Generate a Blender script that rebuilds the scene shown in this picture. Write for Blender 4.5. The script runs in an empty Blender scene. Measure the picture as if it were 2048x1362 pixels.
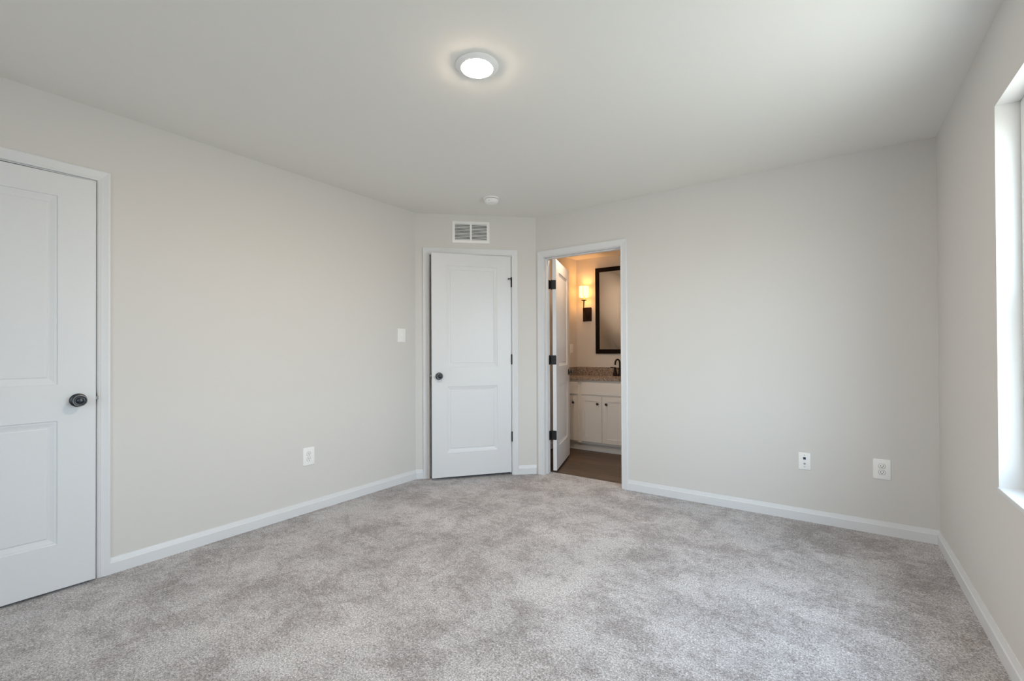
import bpy, bmesh, math, random
from mathutils import Vector, Matrix

random.seed(7)
PI = math.pi
S = bpy.context.scene
COL = S.collection

# ------------------------------------------------------------------ camera, world, lights, exposure
H = 2.44                       # ceiling height
XL, YB, XR = -3.1288, 3.697, 0.5223          # left wall, bathroom wall, window wall
AX, AY = -3.1288, 2.9235                     # corner left wall / angled wall
BX, BY = -2.3063, 3.697                      # corner angled wall / bathroom wall
YFRONT = -1.30                               # wall behind the camera

CAM_H = 1.1648
YAW, PITCH, ROLL = -0.6109, 0.0066, -0.0045
F_PX, SHY = 912.8, 15.2
cd = bpy.data.cameras.new('camera')
cam = bpy.data.objects.new('camera', cd)
COL.objects.link(cam)
fw = Vector((math.sin(YAW) * math.cos(PITCH), math.cos(YAW) * math.cos(PITCH), math.sin(PITCH)))
rt0 = Vector((math.cos(YAW), -math.sin(YAW), 0))
up0 = rt0.cross(fw)
rt = rt0 * math.cos(ROLL) + up0 * math.sin(ROLL)
up = up0 * math.cos(ROLL) - rt0 * math.sin(ROLL)
m = Matrix.Identity(4)
for i in range(3):
    m[i][0], m[i][1], m[i][2] = rt[i], up[i], -fw[i]
m[0][3], m[1][3], m[2][3] = 0, 0, CAM_H
cam.matrix_world = m
cd.sensor_width = 36
cd.lens = F_PX / 2048 * 36
cd.shift_y = SHY / 2048
cd.clip_start = 0.02
S.camera = cam

w = bpy.data.worlds.new('sky')
S.world = w
w.use_nodes = True
nt = w.node_tree
nt.nodes.clear()
wo = nt.nodes.new('ShaderNodeOutputWorld')
bg = nt.nodes.new('ShaderNodeBackground')
tc = nt.nodes.new('ShaderNodeTexCoord')
sx = nt.nodes.new('ShaderNodeSeparateXYZ')
cr = nt.nodes.new('ShaderNodeValToRGB')
mp = nt.nodes.new('ShaderNodeMapRange')
mp.inputs['From Min'].default_value = -1
mp.inputs['From Max'].default_value = 1
cr.color_ramp.elements[0].position = 0.0
cr.color_ramp.elements[0].color = (0.38, 0.39, 0.37, 1)      # ground below the horizon
cr.color_ramp.elements[1].position = 1.0
cr.color_ramp.elements[1].color = (0.55, 0.76, 1.0, 1)
e = cr.color_ramp.elements.new(0.48); e.color = (0.46, 0.48, 0.46, 1)
e = cr.color_ramp.elements.new(0.52); e.color = (0.75, 0.90, 1.0, 1)
nt.links.new(tc.outputs['Generated'], sx.inputs[0])
nt.links.new(sx.outputs['Z'], mp.inputs['Value'])
nt.links.new(mp.outputs[0], cr.inputs[0])
nt.links.new(cr.outputs[0], bg.inputs['Color'])
bg.inputs['Strength'].default_value = 13.8
nt.links.new(bg.outputs[0], wo.inputs[0])

# window openings in the window wall: (y of far jamb, y of near jamb, sill z, head z)
WIN = [(2.514, 1.45, 0.617, 2.105)]
# unseen narrower window added behind the camera for fill light: (x right, x left, sill z, head z)
WINF = [(-0.60, -1.32, 0.617, 2.105)]
WF_T = 0.17
for (ya, yb_, z0, z1) in WIN:
    ld = bpy.data.lights.new('daylight_portal', 'AREA')
    ld.shape = 'RECTANGLE'
    ld.size, ld.size_y = z1 - z0, ya - yb_
    ld.cycles.is_portal = True
    lo = bpy.data.objects.new('daylight_portal', ld)
    COL.objects.link(lo)
    lo.location = (XR + 0.004, (ya + yb_) / 2, (z0 + z1) / 2)
    lo.rotation_euler = (0, PI / 2, 0)       # shines towards -x

for (xa_, xb_, z0, z1) in WINF:
    ld = bpy.data.lights.new('daylight_portal', 'AREA')
    ld.shape = 'RECTANGLE'
    ld.size, ld.size_y = xa_ - xb_, z1 - z0
    ld.cycles.is_portal = True
    lo = bpy.data.objects.new('daylight_portal', ld)
    COL.objects.link(lo)
    lo.location = ((xa_ + xb_) / 2, YFRONT - 0.004, (z0 + z1) / 2)
    lo.rotation_euler = (PI / 2, 0, 0)

LAMP_STRENGTH = 430.0
SCONCE_W = 4.0
S.view_settings.view_transform = 'Standard'
S.view_settings.look = 'None'
S.view_settings.gamma = 1.0
S.view_settings.use_curve_mapping = False
S.view_settings.exposure = 0.07
S.cycles.max_bounces = 14
S.cycles.diffuse_bounces = 8
S.cycles.glossy_bounces = 5
S.cycles.transmission_bounces = 8
S.cycles.transparent_max_bounces = 12
S.cycles.sample_clamp_indirect = 6.0
S.cycles.caustics_reflective = False
S.cycles.caustics_refractive = False
S.cycles.use_denoising = True


# ------------------------------------------------------------------ materials
def new_mat(name):
    mt = bpy.data.materials.new(name)
    mt.use_nodes = True
    n = mt.node_tree
    b = n.nodes.get('Principled BSDF')
    return mt, n, b


def mat(name, col, rough=0.5, metal=0.0, bump=0.0, bscale=300.0, vary=0.0, spec=0.5, coat=0.0):
    mt, n, b = new_mat(name)
    b.inputs['Roughness'].default_value = rough
    b.inputs['Metallic'].default_value = metal
    b.inputs['Specular IOR Level'].default_value = spec
    b.inputs['Coat Weight'].default_value = coat
    tcn = n.nodes.new('ShaderNodeTexCoord')
    nz = n.nodes.new('ShaderNodeTexNoise')
    nz.inputs['Scale'].default_value = bscale
    nz.inputs['Detail'].default_value = 3
    n.links.new(tcn.outputs['Object'], nz.inputs['Vector'])
    r = n.nodes.new('ShaderNodeValToRGB')
    c = col
    r.color_ramp.elements[0].color = tuple(max(0, x * (1 - vary)) for x in c) + (1,)
    r.color_ramp.elements[1].color = tuple(min(1, x * (1 + vary)) for x in c) + (1,)
    r.color_ramp.elements[0].position = 0.3
    r.color_ramp.elements[1].position = 0.7
    n.links.new(nz.outputs['Fac'], r.inputs[0])
    n.links.new(r.outputs[0], b.inputs['Base Color'])
    if bump > 0:
        bp = n.nodes.new('ShaderNodeBump')
        bp.inputs['Strength'].default_value = bump
        bp.inputs['Distance'].default_value = 0.001
        n.links.new(nz.outputs['Fac'], bp.inputs['Height'])
        n.links.new(bp.outputs[0], b.inputs['Normal'])
    return mt


WALL = mat('wall_paint_warm_grey', (0.706, 0.690, 0.674), 0.75, bump=0.12, bscale=260, vary=0.01, spec=0.25)
CEIL = mat('ceiling_paint', (0.825, 0.818, 0.787), 0.9, bump=0.15, bscale=200, vary=0.008, spec=0.15)
TRIM = mat('white_trim_paint', (0.755, 0.768, 0.795), 0.35, bump=0.03, bscale=90, vary=0.006, spec=0.4)
REVEAL = mat('white_reveal_paint', (0.84, 0.845, 0.84), 0.6, bump=0.05, bscale=200, vary=0.006, spec=0.3)
PLASTIC = mat('white_plastic', (0.90, 0.90, 0.90), 0.3, vary=0.004, bscale=60)
VINYL = mat('white_vinyl', (0.85, 0.86, 0.87), 0.35, vary=0.004, bscale=60)
BRONZE = mat('dark_bronze', (0.075, 0.080, 0.090), 0.36, metal=0.95, bscale=140, vary=0.25)
RING = mat('pale_bronze_ring', (0.30, 0.29, 0.28), 0.3, metal=0.9, bscale=140, vary=0.1)  # ring metal, paler than the knob body
BLACK = mat('black_hinge_metal', (0.02, 0.02, 0.022), 0.42, metal=0.4, bscale=200, vary=0.3, bump=0.05)
STEEL = mat('brushed_steel', (0.55, 0.54, 0.52), 0.35, metal=1.0, bscale=240, vary=0.1)
LATCH = mat('dull_latch_steel', (0.25, 0.245, 0.24), 0.4, metal=0.9, bscale=240, vary=0.15)
SLOT = mat('dark_slot', (0.02, 0.02, 0.02), 0.6, bscale=80, vary=0.2)
DUCT = mat('duct_shade', (0.035, 0.035, 0.035), 0.8, bscale=40, vary=0.3)
JACKBLUE = mat('navy_jack', (0.012, 0.03, 0.075), 0.4, bscale=80, vary=0.1)
GREY = mat('grey_detector_slot', (0.16, 0.16, 0.16), 0.6, bscale=80, vary=0.1)
CAB = mat('painted_cabinet_white', (0.80, 0.79, 0.77), 0.4, bump=0.03, bscale=120, vary=0.008)
ESPRESSO = mat('espresso_wood', (0.007, 0.0025, 0.0018), 0.45, bscale=25, vary=0.35, bump=0.08, spec=0.12)
SCONCEMETAL = mat('oil_rubbed_bronze', (0.014, 0.0045, 0.003), 0.45, metal=0.15, bscale=90, vary=0.35, spec=0.35)
CANDLE = mat('candle_sleeve', (0.42, 0.33, 0.2), 0.5, bscale=60, vary=0.08)
SINKWHITE = mat('sink_porcelain', (0.82, 0.80, 0.76), 0.15, bscale=20, vary=0.004, coat=0.4)


def emit_mat(name, col, strength, base=(0.9, 0.88, 0.84)):
    mt, n, b = new_mat(name)
    b.inputs['Base Color'].default_value = base + (1,)
    b.inputs['Roughness'].default_value = 0.5
    b.inputs['Emission Color'].default_value = col + (1,)
    b.inputs['Emission Strength'].default_value = strength
    return mt


LAMP = emit_mat('lit_lamp_diffuser', (1.0, 0.79, 0.57), LAMP_STRENGTH)


def shade_mat():
    mt, n, b = new_mat('lit_linen_shade')
    b.inputs['Base Color'].default_value = (0.85, 0.74, 0.52, 1)
    b.inputs['Roughness'].default_value = 0.8
    tcn = n.nodes.new('ShaderNodeTexCoord')
    wv = n.nodes.new('ShaderNodeTexNoise')
    wv.inputs['Scale'].default_value = 400
    n.links.new(tcn.outputs['Object'], wv.inputs['Vector'])
    r = n.nodes.new('ShaderNodeValToRGB')
    r.color_ramp.elements[0].color = (1.0, 0.49, 0.12, 1)
    r.color_ramp.elements[1].color = (1.0, 0.53, 0.15, 1)
    n.links.new(wv.outputs['Fac'], r.inputs[0])
    n.links.new(r.outputs[0], b.inputs['Emission Color'])
    b.inputs['Emission Strength'].default_value = 4.8
    return mt


SHADE = shade_mat()


def glass_mat():
    mt, n, b = new_mat('window_glass')
    out = n.nodes.get('Material Output')
    tr = n.nodes.new('ShaderNodeBsdfTransparent')
    tr.inputs[0].default_value = (0.96, 0.98, 0.98, 1)
    gl = n.nodes.new('ShaderNodeBsdfGlossy')
    gl.inputs['Roughness'].default_value = 0.02
    lw = n.nodes.new('ShaderNodeLayerWeight')
    pw = n.nodes.new('ShaderNodeMath')
    pw.operation = 'POWER'
    pw.inputs[1].default_value = 5.0
    n.links.new(lw.outputs['Facing'], pw.inputs[0])
    fr = n.nodes.new('ShaderNodeMath')
    fr.operation = 'MULTIPLY_ADD'
    fr.inputs[1].default_value = 0.55
    fr.inputs[2].default_value = 0.03
    n.links.new(pw.outputs[0], fr.inputs[0])
    mx = n.nodes.new('ShaderNodeMixShader')
    n.links.new(fr.outputs[0], mx.inputs[0])
    n.links.new(tr.outputs[0], mx.inputs[1])
    n.links.new(gl.outputs[0], mx.inputs[2])
    n.links.new(mx.outputs[0], out.inputs[0])
    return mt


GLASS = glass_mat()


def mirror_mat():
    mt, n, b = new_mat('mirror_silvering')
    b.inputs['Base Color'].default_value = (0.80, 0.80, 0.78, 1)
    b.inputs['Metallic'].default_value = 1.0
    b.inputs['Roughness'].default_value = 0.015
    return mt


MIRROR = mirror_mat()


def carpet_mat():
    mt, n, b = new_mat('grey_cut_pile_carpet')
    b.inputs['Roughness'].default_value = 1.0
    b.inputs['Specular IOR Level'].default_value = 0.05
    b.inputs['Sheen Weight'].default_value = 0.15
    tcn = n.nodes.new('ShaderNodeTexCoord')

    def noise(scale, detail, rough=0.5, dist=0.0, mapping=None):
        z = n.nodes.new('ShaderNodeTexNoise')
        z.inputs['Scale'].default_value = scale
        z.inputs['Detail'].default_value = detail
        z.inputs['Roughness'].default_value = rough
        z.inputs['Distortion'].default_value = dist
        src = tcn.outputs['Object']
        if mapping:
            mpn = n.nodes.new('ShaderNodeMapping')
            mpn.inputs['Scale'].default_value = mapping[0]
            mpn.inputs['Rotation'].default_value = (0, 0, mapping[1])
            n.links.new(src, mpn.inputs['Vector'])
            src = mpn.outputs['Vector']
        n.links.new(src, z.inputs['Vector'])
        return z.outputs['Fac']

    def ramp(fac, p0, c0, p1, c1):
        r = n.nodes.new('ShaderNodeValToRGB')
        r.color_ramp.elements[0].position = p0
        r.color_ramp.elements[0].color = (c0, c0, c0, 1) if isinstance(c0, float) else c0 + (1,)
        r.color_ramp.elements[1].position = p1
        r.color_ramp.elements[1].color = (c1, c1, c1, 1) if isinstance(c1, float) else c1 + (1,)
        n.links.new(fac, r.inputs[0])
        return r.outputs[0]

    def mul(a, bb, f=1.0):
        x = n.nodes.new('ShaderNodeMix')
        x.data_type = 'RGBA'
        x.blend_type = 'MULTIPLY'
        x.inputs[0].default_value = f
        n.links.new(a, x.inputs[6])
        n.links.new(bb, x.inputs[7])
        return x.outputs[2]

    def madd(a, k, off):
        q = n.nodes.new('ShaderNodeMath')
        q.operation = 'MULTIPLY_ADD'
        q.inputs[1].default_value = k
        q.inputs[2].default_value = off
        n.links.new(a, q.inputs[0])
        return q.outputs[0]

    def add(a, bb):
        q = n.nodes.new('ShaderNodeMath')
        n.links.new(a, q.inputs[0])
        n.links.new(bb, q.inputs[1])
        return q.outputs[0]

    # shade of the leaning pile put into the colour: broad patches whose borders break up tuft by tuft
    lean = add(add(add(madd(noise(1.6, 4, 0.6, 0.6), 0.55, 0.0), madd(noise(5.0, 6, 0.66, 0.5), 0.75, -0.15)), madd(noise(26, 6, 0.75), 0.75, -0.375)), madd(noise(90, 3, 0.8), 0.7, -0.35))
    base = ramp(lean, 0.34, (0.340, 0.312, 0.312), 0.61, (0.590, 0.570, 0.582))
    streak = ramp(noise(1.5, 6, 0.6, 0.3, ((1.0, 2.6, 1.0), 0.75)), 0.35, 0.90, 0.65, 1.06)
    tuft = ramp(noise(125, 4, 0.85), 0.32, 0.30, 0.68, 1.64)
    fleck = ramp(noise(230, 2, 0.6), 0.35, 0.70, 0.65, 1.22)
    c = mul(mul(mul(base, streak), tuft), fleck)
    n.links.new(c, b.inputs['Base Color'])
    bp = n.nodes.new('ShaderNodeBump')
    bp.inputs['Strength'].default_value = 0.8
    bp.inputs['Distance'].default_value = 0.006
    n.links.new(noise(120, 3, 0.7), bp.inputs['Height'])
    n.links.new(bp.outputs[0], b.inputs['Normal'])
    return mt


CARPET = carpet_mat()


def wood_floor_mat():
    mt, n, b = new_mat('brown_plank_floor')
    b.inputs['Roughness'].default_value = 0.45
    tcn = n.nodes.new('ShaderNodeTexCoord')
    br = n.nodes.new('ShaderNodeTexBrick')
    br.inputs['Scale'].default_value = 1.0
    br.inputs['Brick Width'].default_value = 1.2
    br.inputs['Row Height'].default_value = 0.15
    br.inputs['Mortar Size'].default_value = 0.0012
    br.inputs['Color1'].default_value = (0.098, 0.066, 0.047, 1)
    br.inputs['Color2'].default_value = (0.140, 0.098, 0.071, 1)
    br.inputs['Mortar'].default_value = (0.03, 0.02, 0.015, 1)
    n.links.new(tcn.outputs['Object'], br.inputs['Vector'])
    mpn = n.nodes.new('ShaderNodeMapping')
    mpn.inputs['Scale'].default_value = (1.5, 22, 1)
    n.links.new(tcn.outputs['Object'], mpn.inputs['Vector'])
    z = n.nodes.new('ShaderNodeTexNoise')
    z.inputs['Scale'].default_value = 2.0
    z.inputs['Detail'].default_value = 6
    z.inputs['Distortion'].default_value = 0.6
    n.links.new(mpn.outputs[0], z.inputs['Vector'])
    r = n.nodes.new('ShaderNodeValToRGB')
    r.color_ramp.elements[0].position = 0.3
    r.color_ramp.elements[0].color = (0.6, 0.58, 0.56, 1)
    r.color_ramp.elements[1].position = 0.7
    r.color_ramp.elements[1].color = (1.2, 1.2, 1.2, 1)
    n.links.new(z.outputs['Fac'], r.inputs[0])
    x = n.nodes.new('ShaderNodeMix')
    x.data_type = 'RGBA'
    x.blend_type = 'MULTIPLY'
    x.inputs[0].default_value = 1.0
    n.links.new(br.outputs['Color'], x.inputs[6])
    n.links.new(r.outputs[0], x.inputs[7])
    n.links.new(x.outputs[2], b.inputs['Base Color'])
    return mt


PLANK = wood_floor_mat()


def granite_mat():
    mt, n, b = new_mat('speckled_granite')
    b.inputs['Roughness'].default_value = 0.22
    tcn = n.nodes.new('ShaderNodeTexCoord')
    v = n.nodes.new('ShaderNodeTexVoronoi')
    v.inputs['Scale'].default_value = 290
    n.links.new(tcn.outputs['Object'], v.inputs['Vector'])
    sp = n.nodes.new('ShaderNodeSeparateColor')
    n.links.new(v.outputs['Color'], sp.inputs[0])
    r = n.nodes.new('ShaderNodeValToRGB')
    r.color_ramp.interpolation = 'CONSTANT'
    el = r.color_ramp.elements
    el[0].position = 0.0; el[0].color = (0.03, 0.022, 0.02, 1)
    el[1].position = 0.20; el[1].color = (0.20, 0.135, 0.10, 1)
    for p_, c_ in ((0.42, (0.42, 0.34, 0.28, 1)), (0.66, (0.60, 0.54, 0.47, 1)), (0.86, (0.24, 0.19, 0.165, 1))):
        k = el.new(p_); k.color = c_
    n.links.new(sp.outputs[0], r.inputs[0])
    n.links.new(r.outputs[0], b.inputs['Base Color'])
    return mt


GRANITE = granite_mat()


# ------------------------------------------------------------------ helpers
def empty(name, loc=(0, 0, 0), rz=0.0, parent=None):
    o = bpy.data.objects.new(name, None)
    o.empty_display_size = 0.05
    COL.objects.link(o)
    o.location = loc
    o.rotation_euler = (0, 0, rz)
    if parent:
        o.parent = parent
    return o


def tag(o, label=None, cat=None, kind=None, group=None):
    if label: o['label'] = label
    if cat: o['category'] = cat
    if kind: o['kind'] = kind
    if group: o['group'] = group
    return o


def obj(name, bm, mt, parent=None, smooth=False, loc=(0, 0, 0), rot=(0, 0, 0), angle=None):
    bmesh.ops.recalc_face_normals(bm, faces=bm.faces)
    me = bpy.data.meshes.new(name)
    bm.to_mesh(me)
    bm.free()
    me.materials.append(mt)
    if smooth:
        me.shade_smooth()
        if angle:
            me.set_sharp_from_angle(angle=math.radians(angle))
    o = bpy.data.objects.new(name, me)
    COL.objects.link(o)
    o.location = loc
    o.rotation_euler = rot
    if parent:
        o.parent = parent
    return o


def box(bm, x0, y0, z0, x1, y1, z1, bev=0.0, seg=2):
    r = bmesh.ops.create_cube(bm, size=1.0)
    vs = r['verts']
    for v in vs:
        v.co = Vector(((x0 + x1) / 2 + v.co.x * (x1 - x0), (y0 + y1) / 2 + v.co.y * (y1 - y0), (z0 + z1) / 2 + v.co.z * (z1 - z0)))
    if bev > 0:
        es = set()
        for v in vs:
            es.update(v.link_edges)
        bmesh.ops.bevel(bm, geom=list(es), offset=bev, segments=seg, profile=0.5, affect='EDGES')
    return bm


def boxbm(*a, **k):
    return box(bmesh.new(), *a, **k)


def lathe(bm, prof, n=40, origin=(0, 0, 0), axis='-y', cap_start=True, cap_end=True):
    """prof: (radius, height along the axis)"""
    rings = []
    ox, oy, oz = origin
    for (r, h) in prof:
        ring = []
        for i in range(n):
            a = 2 * PI * i / n
            c, s = r * math.cos(a), r * math.sin(a)
            if axis == '-y': co = (ox + c, oy - h, oz + s)
            elif axis == 'y': co = (ox + c, oy + h, oz + s)
            elif axis == 'z': co = (ox + c, oy + s, oz + h)
            elif axis == '-z': co = (ox + c, oy + s, oz - h)
            elif axis == 'x': co = (ox + h, oy + c, oz + s)
            else: co = (ox - h, oy + c, oz + s)
            ring.append(bm.verts.new(co))
        rings.append(ring)
    for a, b in zip(rings[:-1], rings[1:]):
        for i in range(n):
            bm.faces.new((a[i], a[(i + 1) % n], b[(i + 1) % n], b[i]))
    if cap_start: bm.faces.new(rings[0])
    if cap_end: bm.faces.new(rings[-1][::-1])
    return bm


def tube(bm, pts, rad, n=14, cap=True):
    pts = [Vector(p) for p in pts]
    rings = []
    prev = None
    for i, p in enumerate(pts):
        t = (pts[min(i + 1, len(pts) - 1)] - pts[max(i - 1, 0)]).normalized()
        if prev is None:
            ref = Vector((0, 0, 1)) if abs(t.z) < 0.9 else Vector((1, 0, 0))
            u = t.cross(ref).normalized()
        else:
            u = (prev - t * prev.dot(t)).normalized()
        v = t.cross(u)
        prev = u
        r = rad[i] if isinstance(rad, (list, tuple)) else rad
        rings.append([bm.verts.new(p + u * r * math.cos(2 * PI * k / n) + v * r * math.sin(2 * PI * k / n)) for k in range(n)])
    for a, b in zip(rings[:-1], rings[1:]):
        for k in range(n):
            bm.faces.new((a[k], a[(k + 1) % n], b[(k + 1) % n], b[k]))
    if cap:
        bm.faces.new(rings[0])
        bm.faces.new(rings[-1][::-1])
    return bm


def rrect(w_, h_, r, n=6, cx=0, cz=0):
    out = []
    for (sx_, sz_, a0) in ((1, 1, 0), (-1, 1, PI / 2), (-1, -1, PI), (1, -1, 3 * PI / 2)):
        for k in range(n + 1):
            a = a0 + PI / 2 * k / n
            out.append((cx + sx_ * (w_ / 2 - r) + r * math.cos(a), cz + sz_ * (h_ / 2 - r) + r * math.sin(a)))
    return out


def plate(bm, w_, h_, t, r, cx=0, cz=0, y0=0.0, edge=0.002):
    """rounded plate lying on the plane y=y0, facing -y, with a softened rim"""
    loops = []
    for (ins, y) in ((0, y0), (0, y0 - t + edge), (edge * 0.35, y0 - t + edge * 0.3), (edge * 1.2, y0 - t)):
        loops.append([bm.verts.new((x, y, z)) for x, z in rrect(w_ - 2 * ins, h_ - 2 * ins, max(r - ins, 0.0008), cx=cx, cz=cz)])
    n = len(loops[0])
    for a, b in zip(loops[:-1], loops[1:]):
        for i in range(n):
            bm.faces.new((a[i], a[(i + 1) % n], b[(i + 1) % n], b[i]))
    bm.faces.new(loops[0])
    bm.faces.new(loops[-1][::-1])
    return bm


def prism(bm, prof, x0, x1, cut0=0.0, cut1=0.0):
    """profile (d towards room = -y, z) run along x; cut0/cut1 shift the ends per unit d (mitres)"""
    a = [bm.verts.new((x0 + cut0 * d, -d, z)) for d, z in prof]
    b = [bm.verts.new((x1 + cut1 * d, -d, z)) for d, z in prof]
    n = len(prof)
    for i in range(n):
        bm.faces.new((a[i], a[(i + 1) % n], b[(i + 1) % n], b[i]))
    bm.faces.new(a)
    bm.faces.new(b[::-1])
    return bm


BASE_PROF = [(0, 0), (0.0140, 0), (0.0140, 0.056), (0.0125, 0.0585), (0.0105, 0.0605), (0.0085, 0.068), (0.0060, 0.077), (0.0045, 0.083), (0, 0.083)]

# frames: local x runs along the wall, local y goes into the wall, z is up
FR_LEFT = ((XL, 0, 0), PI / 2)                  # x = world y
ANG = math.atan2(BY - AY, BX - AX)
LDIAG = math.hypot(BY - AY, BX - AX)
FR_DIAG = ((AX, AY, 0), ANG)
FR_BACK = ((0, YB, 0), 0.0)                     # x = world x
FR_RIGHT = ((XR, 0, 0), -PI / 2)                # x = -world y


def at(frame, x, y, z):
    (o, a) = frame
    return (o[0] + x * math.cos(a) - y * math.sin(a), o[1] + x * math.sin(a) + y * math.cos(a), o[2] + z)


def structure(name, bm, mt, frame=((0, 0, 0), 0), label=None, cat=None):
    o = obj(name, bm, mt, loc=frame[0], rot=(0, 0, frame[1]))
    return tag(o, label, cat, 'structure')


def wall_bm(x0, x1, t, openings, ztop=H, zbot=0.0):
    """a wall of thickness t from x0 to x1 with rectangular openings (xa, xb, za, zb)"""
    bm = bmesh.new()
    x = x0
    for (xa, xb, za, zb) in sorted(openings):
        box(bm, x, 0, zbot, xa, t, ztop)
        if za > zbot: box(bm, xa, 0, zbot, xb, t, za)
        box(bm, xa, 0, zb, xb, t, ztop)
        x = xb
    box(bm, x, 0, zbot, x1, t, ztop)
    return bm


# ------------------------------------------------------------------ room shell
T = 0.108
D1 = (-0.0583, 0.6987, 0.0, 2.056)      # door opening, left wall
D2 = (0.130, 0.891, 0.0, 2.060)       # bedroom door opening, angled wall
D3 = (-2.220, -1.464, 0.0, 2.046)     # bathroom door opening
JT = 0.018                            # jamb board thickness
YB2 = YB + T                          # bathroom side of the bathroom wall
BXL, BXR, BYK, BH = -2.752, -0.80, 5.42, 2.36   # bathroom: left wall, right wall, back wall, ceiling

fl = bmesh.new()
box(fl, -4.75, YFRONT - 0.17, -0.10, XR + 0.17, 3.825, 0.0)
box(fl, -4.75, 3.825, -0.10, BXL - 0.11, 5.7, 0.0)
structure('floor', fl, CARPET, label='mottled light grey cut-pile carpet covering the bedroom floor', cat='carpet')
structure('floor.001', boxbm(BXL - 0.11, 3.825, -0.10, XR + 0.17, 5.7, -0.008), PLANK,
          label='brown wood-plank floor of the bathroom beyond the open door', cat='floor')
structure('ceiling', boxbm(-4.75, YFRONT - 0.17, H, XR + 0.17, 5.7, H + 0.12), CEIL,
          label='plain flat off-white bedroom ceiling', cat='ceiling')
structure('ceiling.001', boxbm(BXL, YB2, BH, BXR, BYK, BH + 0.05), WALL,
          label='lower bathroom ceiling seen through the open door', cat='ceiling')

structure('wall_left', wall_bm(YFRONT, AY + 0.045, T, [(D1[0] - JT, D1[1] + JT, 0, D1[3] + JT)]), WALL, FR_LEFT,
          'long pale greige wall with a light switch and a low outlet', 'wall')
structure('wall_corner', wall_bm(0, LDIAG, T, [(D2[0] - JT, D2[1] + JT, 0, D2[3] + JT)]), WALL, FR_DIAG,
          'short angled greige wall holding the ajar door and return vent', 'wall')
structure('wall_back', wall_bm(BXL - 0.11, XR + 0.16, T, [(D3[0] - JT, D3[1] + JT, 0, D3[3] + JT)]), WALL, FR_BACK,
          'pale greige wall with the bathroom doorway', 'wall')
WT = 0.17
structure('wall_right', wall_bm(-YB, -YFRONT, WT, [(-a, -b, z0, z1) for (a, b, z0, z1) in WIN]), WALL, FR_RIGHT,
          'greige window wall in soft shade', 'wall')
FR_FRONT = ((0, YFRONT, 0), PI)                 # x = -world x
structure('wall_front', wall_bm(-XR - 0.17, 4.75, WF_T, [(-a, -b, z0, z1) for (a, b, z0, z1) in WINF]), WALL, FR_FRONT, label='greige wall behind the camera', cat='wall')
structure('wall_hall', boxbm(-4.75, YFRONT, 0, -4.6, 5.7, H), WALL, label='unseen far hall wall added to keep sky light out of the door gaps', cat='wall')  # unseen shell wall, added to stop sky light leaking through the door gaps
structure('wall_hall_end', boxbm(-4.6, 5.55, 0, XR + 0.17, 5.7, H), WALL, label='unseen outer wall behind the bathroom, added to keep sky light out', cat='wall')  # closes the unseen shell against sky light
structure('wall_bathroom_left', boxbm(BXL - 0.11, YB2, -0.01, BXL, 5.55, H), WALL, label='warmly lit bathroom side wall behind the open door', cat='wall')
structure('wall_bathroom_back', boxbm(BXL, BYK, -0.01, XR + 0.17, 5.55, H), WALL, label='warmly lit bathroom wall with the mirror and sconce', cat='wall')
structure('wall_bathroom_right', boxbm(BXR, YB2, -0.01, BXR + 0.11, BYK, H), WALL, label='bathroom end wall', cat='wall')


# ------------------------------------------------------------------ baseboards
def baseboard(name, frame, x0, x1, c0=0, c1=0, label=None):
    return structure(name, prism(bmesh.new(), BASE_PROF, x0, x1, c0, c1), TRIM, frame, label, 'baseboard')


CW = 0.0535                     # casing width
RV = 0.005                      # casing reveal
TAN = math.tan((PI / 2 - ANG) / 2)
baseboard('baseboard_left', FR_LEFT, D1[1] + RV + CW, AY, 0, -TAN, 'white baseboard along the long wall')
baseboard('baseboard_left.001', FR_LEFT, YFRONT, D1[0] - RV - CW, 0, 0, 'white baseboard of the long wall on the near side of its door')
baseboard('baseboard_corner', FR_DIAG, 0, D2[0] - RV - 0.056, TAN, 0, 'short white baseboard between the wall corner and ajar door casing')
baseboard('baseboard_corner.001', FR_DIAG, D2[1] + RV + 0.056, LDIAG, 0, -math.tan(ANG / 2), 'short white baseboard between the two door casings')
baseboard('baseboard_back', FR_BACK, D3[1] + RV + 0.057, XR, 0, -1, 'white baseboard running from the bathroom doorway to the window wall')
baseboard('baseboard_right', FR_RIGHT, -YB, -YFRONT, 1, 0, 'white baseboard under the window')
baseboard('baseboard_bathroom', ((BXL, 0, 0), PI / 2), YB2, 4.83, 0, 0, 'white bathroom baseboard behind the open door')


# ------------------------------------------------------------------ door casings and jambs
def casing_bm(xa, xb, zt, wdt, side=-1, y0=0.0):
    """moulded casing round an opening; side -1 = towards the room"""
    k = wdt / 0.060
    prof = [(0.0, 0.0), (0.0, 0.008), (0.003, 0.0105), (0.009, 0.0115), (0.015, 0.0105), (0.018, 0.0115), (0.030, 0.0130), (0.042, 0.0150),
            (0.050, 0.0165), (0.056, 0.0165), (0.060, 0.0140), (0.060, 0.0)]
    bm = bmesh.new()
    st = []
    for (corner, fx) in (('bl', -1), ('tl', -1), ('tr', 1), ('br', 1)):
        ring = []
        for (s, t) in prof:
            s = s * k
            x = (xa - RV - s) if fx < 0 else (xb + RV + s)
            z = (zt + RV + s) if corner[0] == 't' else 0.0
            ring.append(bm.verts.new((x, y0 + side * t, z)))
        st.append(ring)
    n = len(prof)
    for a, b in zip(st[:-1], st[1:]):
        for i in range(n):
            bm.faces.new((a[i], a[(i + 1) % n], b[(i + 1) % n], b[i]))
    bm.faces.new(st[0])
    bm.faces.new(st[-1][::-1])
    return bm


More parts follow.
